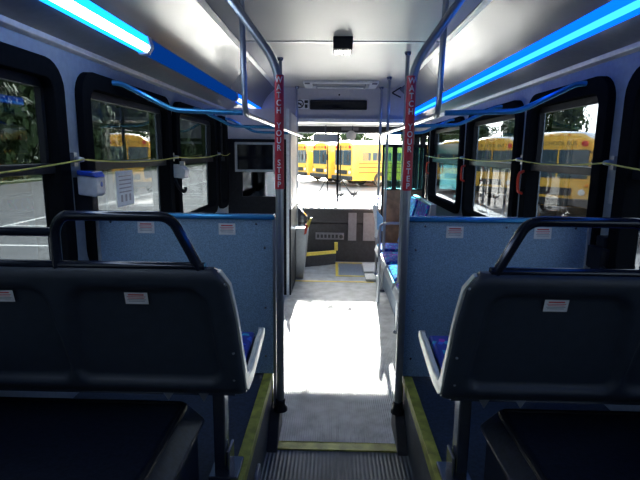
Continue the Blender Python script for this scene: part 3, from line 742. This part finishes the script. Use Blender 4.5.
# divider before the front door
t = thing('door_divider', 'brown wood divider with teal tinted glass above, before the front door', 'partition', (.9, 6.3, 0))
bm = B(); box(bm, .62, 1.17, 6.325, 6.35, .25, 1.13); part('wood_panel', bm, 'wood', t, bevel=.003)
bm = B(); box(bm, .62, 1.17, 6.32, 6.355, 1.13, 1.15); box(bm, .60, .625, 6.32, 6.355, 0, 1.70); box(bm, .73, .79, 6.32, 6.355, 1.15, 1.70); box(bm, 1.13, 1.17, 6.32, 6.355, 0, 1.70); box(bm, .60, 1.17, 6.32, 6.355, 1.68, 1.72)
part('divider_frame', bm, 'black_plastic', t)
bm = B(); box(bm, .625, .73, 6.334, 6.340, 1.15, 1.68); part('pane', bm, 'teal_glass', t)
bm = B(); box(bm, .79, 1.13, 6.334, 6.340, 1.15, 1.68); part('pane', bm, 'teal_glass', t)
# aisle-facing bench on the right
t = thing('side_bench', 'blue patterned aisle-facing bench seat beyond the right divider panel', 'bench', (.85, 5.2, 0))
for k in range(4):
    a = 3.53 + k*.66; b = a + (.58 if k < 3 else .46); zt = 1.08 if k >= 2 else .96; xt = .81 + (zt-.46)*.24
    bm = B(); prism(bm, [(.50, .40), (.52, .37), (.90, .37), (xt+.055, zt-.06), (xt+.05, zt+.02), (xt, zt+.02), (.82, .46), (.52, .46)], a, b, 'Y'); sh = part('shell', bm, 'seat_inner', t, bevel=.006)
    bm = B(); prism(bm, [(.53, .462), (.80, .462), (.80, .50), (.56, .50), (.53, .485)], a+.03, b-.03, 'Y'); part('cushion', bm, 'fabric', sh, bevel=.01)
    bm = B(); prism(bm, [(.81, .50), (xt-.005, zt), (xt-.03, zt+.005), (.78, .52)], a+.03, b-.03, 'Y'); part('back_pad', bm, 'fabric', sh, bevel=.008)
bm = B(); box(bm, .60, 1.19, 3.6, 5.9, 0, .37); part('base', bm, 'wall_low', t)

# ================================================================ OUTSIDE
GZ = -.65
bm = B(); v = [bm.verts.new(p) for p in ((-150, -60, GZ), (150, -60, GZ), (150, 220, GZ), (-150, 220, GZ))]; bm.faces.new(v)
tag(link('parking_lot', bm, 'asphalt'), kind='structure')
bm = B(); box(bm, -90, -21.5, -40, 160, GZ-.3, GZ+.12); tag(link('grass_verge', bm, 'grass'), kind='structure')
bm = B()
for y in range(-10, 30, 3): box(bm, -9.8, -5.6, y, y+.12, GZ, GZ+.004)
box(bm, -9.9, -9.75, -10, 40, GZ, GZ+.004)
tag(link('parking_lines', bm, 'asphalt_line'), kind='structure')

def school_bus(label):
    t = thing('school_bus', label, 'school bus', (0,0,0), 'parked yellow school buses')
    L = 10.5; W = 1.22; H = 3.1
    # body: cross-section extruded, front face at y=0 facing -Y
    def sec(y, w, h, z0=.45): return [(x*w, y, z0 + (h - z0)*zz) for x, zz in ((-1, 0), (-1, .72), (-.93, .90), (-.6, .985), (0, 1), (.6, .985), (.93, .90), (1, .72), (1, 0))]
    bm = B(); secs = [sec(0, W*.95, H*.95), sec(.10, W*.985, H*.98), sec(.3, W, H), sec(L-.2, W, H), sec(L, W*.97, H*.97)]
    R_ = [[bm.verts.new(p) for p in s_] for s_ in secs]
    for A, Bq in zip(R_, R_[1:]):
        for k in range(8):
            f = bm.faces.new((A[k], A[k+1], Bq[k+1], Bq[k])); f.material_index = 1 if 2 <= k <= 5 and A is not R_[0] else 0
        bm.faces.new((A[0], Bq[0], Bq[8], A[8]))
    bm.faces.new(R_[0]); bm.faces.new(R_[-1][::-1])
    part('body', bm, ['bus_yellow', 'bus_white'], t, True)
    bm = B(); box(bm, -1.02, -.03, -.03, 0.01, 1.45, 2.45); box(bm, .03, 1.02, -.03, 0.01, 1.45, 2.45); part('windshield', bm, 'bus_glass', t, bevel=.05)
    bm = B(); box(bm, -.6, .6, -.04, .01, 2.55, 2.78); part('sign_board', bm, 'bus_yellow', t)
    bm = B(); text_mesh(bm, 'SCHOOL BUS', .2, lambda x, y: (x, -.045, 2.60 + y)); part('lettering', bm, 'bus_black', t)
    for x in (-.85, .85):
        bm = B(); lathe(bm, [(.10, 0), (.10, -.06), (.07, -.08)], (x, 0, 2.66), 'Y', 16); part('warning_lamp', bm, 'lamp_red', t, True)
        bm = B(); lathe(bm, [(.11, 0), (.11, -.04), (.08, -.06)], (x*1.05, -.01, .98), 'Y', 16); part('headlamp', bm, 'lamp_clear', t, True)
        bm = B(); lathe(bm, [(.06, 0), (.06, -.04), (.04, -.05)], (x*1.22, -.01, 1.22), 'Y', 12); part('turn_lamp', bm, 'lamp_amber', t, True)
    for x in (-.3, 0, .3):
        bm = B(); box(bm, x-.05, x+.05, -.0, .08, 2.93, 2.98); part('marker_lamp', bm, 'lamp_amber', t)
    bm = B(); box(bm, -1.2, 1.2, -.22, .05, .48, .75); part('bumper', bm, 'bus_black', t, bevel=.04)
    bm = B(); box(bm, -.55, .55, -.03, .01, .85, 1.12); part('grille', bm, 'bus_black', t)
    for x in (-1, 1):
        bm = B(); tube(bm, [(x*1.0, 0, 2.4), (x*1.35, -.45, 2.3), (x*1.35, -.45, 1.6)], .025, 8); box(bm, x*1.35-.11, x*1.35+.11, -.5, -.44, 1.75, 2.15); part('side_mirror', bm, 'bus_black', t)
    for sx in (-1, 1):
        bm = B()
        for z in (.95, 1.30, 1.55): box(bm, sx*1.22-.012, sx*1.22+.012, .5, L-.1, z, z+.05)
        part('rub_rail', bm, 'bus_black', t)
        for k in range(11):
            y = .75 + k*.84; bm = B(); box(bm, sx*1.215-.012, sx*1.215+.012, y, y+.68, 1.75, 2.30); part('side_window', bm, 'bus_glass', t)
        for y in (2.2, 7.6):
            bm = B(); lathe(bm, [(.3, -sx*.0), (.48, sx*.0), (.5, sx*.05), (.5, sx*.22), (.46, sx*.26), (.26, sx*.26), (.24, sx*.18), (.1, sx*.18)], (sx*.98, y, .5), 'X', 24); w_ = part('wheel', bm, 'bus_black', t, True)
            bm = B(); lathe(bm, [(.24, 0), (.22, sx*.03), (.08, sx*.05)], (sx*1.17, y, .5), 'X', 20); part('hub', bm, 'bus_white', w_, True)
    return t
sb = school_bus('yellow school bus framed by the nearest full right-hand window')
def place(o, x, y, rz): o.location = (x, y, GZ); o.rotation_euler = (0, 0, R(rz))
place(sb, 8.0, 17.6, -45)
for x, y, rz, lab in ((7.5, 23.3, -46, 'yellow school bus framed by the second right-hand window'),
                      (7.1, 29.0, -47, 'yellow school bus glimpsed through the farthest right-hand window'),
                      (-2.65, 38.8, -60, 'yellow school bus at the left edge of the windshield view'),
                      (-1.0, 35.9, -60, 'yellow school bus front just left of the windshield post'),
                      (.65, 33.0, -60, 'yellow school bus showing its long side right of the windshield post'),
                      (8.6, 12.0, -45, 'yellow school bus parked farthest to the right in the lot')):
    c = copy_tree(sb); place(c, x, y, rz); c['label'] = lab

# trees: leafy crowns of many leaf faces over a branched trunk
def tree(seed, label):
    rnd = random.Random(seed); t = thing('tree', label, 'tree', (0,0,0), 'trees beyond the parking lot')
    bm = B(); tube(bm, [(0,0,0), (.1,0,2), (0,.1,5), (.1,0,8)], [.28, .22, .15, .05], 8)
    for k in range(7):
        a = rnd.random()*6.28; z = 2.0 + k*.8; tube(bm, [(0,0,z), (math.cos(a)*1.2, math.sin(a)*1.2, z+.9), (math.cos(a)*2.2, math.sin(a)*2.2, z+1.3)], [.09, .06, .02], 6)
    part('trunk', bm, 'bark', t, True)
    bm = B(); lumps = []
    for k in range(46):
        f = (k/46)**1.15; z = .9 + 8.8*f; rr = 3.1*math.sqrt(max(.02, 1 - f*f)); a = rnd.random()*6.28; q = rnd.random()**.5*rr
        lumps.append((Vector((math.cos(a)*q, math.sin(a)*q, z)), 1.0 + rnd.random()*.8))
    for c, r in lumps:
        for i in range(230):
            n = Vector((rnd.gauss(0,1), rnd.gauss(0,1), rnd.gauss(0,1))).normalized(); p = c + n*r*(.6 + .4*rnd.random())
            u = n.orthogonal().normalized(); u.rotate(Matrix.Rotation(rnd.random()*6.28, 3, n)); vv = n.cross(u); s_ = .15 + .15*rnd.random()
            n2 = (n + Vector((rnd.gauss(0,.4), rnd.gauss(0,.4), rnd.gauss(0,.4))))
            vs = [bm.verts.new(p + u*s_), bm.verts.new(p + vv*s_*.6 + n2*.03), bm.verts.new(p - u*s_), bm.verts.new(p - vv*s_*.6)]
            bm.faces.new(vs)
    part('foliage', bm, 'leaf', t)
    return t
t1 = tree(3, 'leafy dark tree seen through the nearest left window')
t2 = tree(9, 'leafy dark tree seen through the second left window')
t1.location = (-27, 6, GZ); t2.location = (-27, 20, GZ); t1.scale = t2.scale = (1.5, 1.5, 1.7)
spots = [(t1 if q % 2 else t2, -27, y, 1.5, 0) for q, y in enumerate((-8, 34, 48, 62, 76, 90, 104))] + [(t2 if q % 2 else t1, -42, -1 + 14*q, 1.5, 0) for q in range(8)]
fr = [(t1, -24, 120, 1.6, 0), (t2, -9, 122, 1.6, 0), (t1, 6, 120, 1.6, 0), (t2, 21, 122, 1.6, 0), (t1, 36, 120, 1.6, 0),
      (t2, 12.5, 59, 1.2, 10), (t1, 23, 55.5, 1.2, 50), (t2, 33, 50.5, 1.2, 70), (t1, 41, 43, 1.2, 100), (t2, 48, 34, 1.2, 150), (t1, 54, 24, 1.2, 150)]
for i, (s_, x, y, k, rz) in enumerate(spots + fr):
    c = copy_tree(s_); c.location = (x, y, GZ); c.scale = (k, k, k * (1.35 if i < len(spots) or i >= len(spots) + 5 else .6)); c.rotation_euler.z = R(rz)
    c['label'] = 'leafy tree in the dark row outside the left windows' if i < len(spots) else ('distant green tree behind the school buses ahead' if i < len(spots) + 5 else 'tall tree behind the school buses on the right')
    c['group'] = 'row of trees outside the left windows' if i < len(spots) else ('far trees behind the buses ahead' if i < len(spots) + 5 else 'tall trees behind the buses on the right')
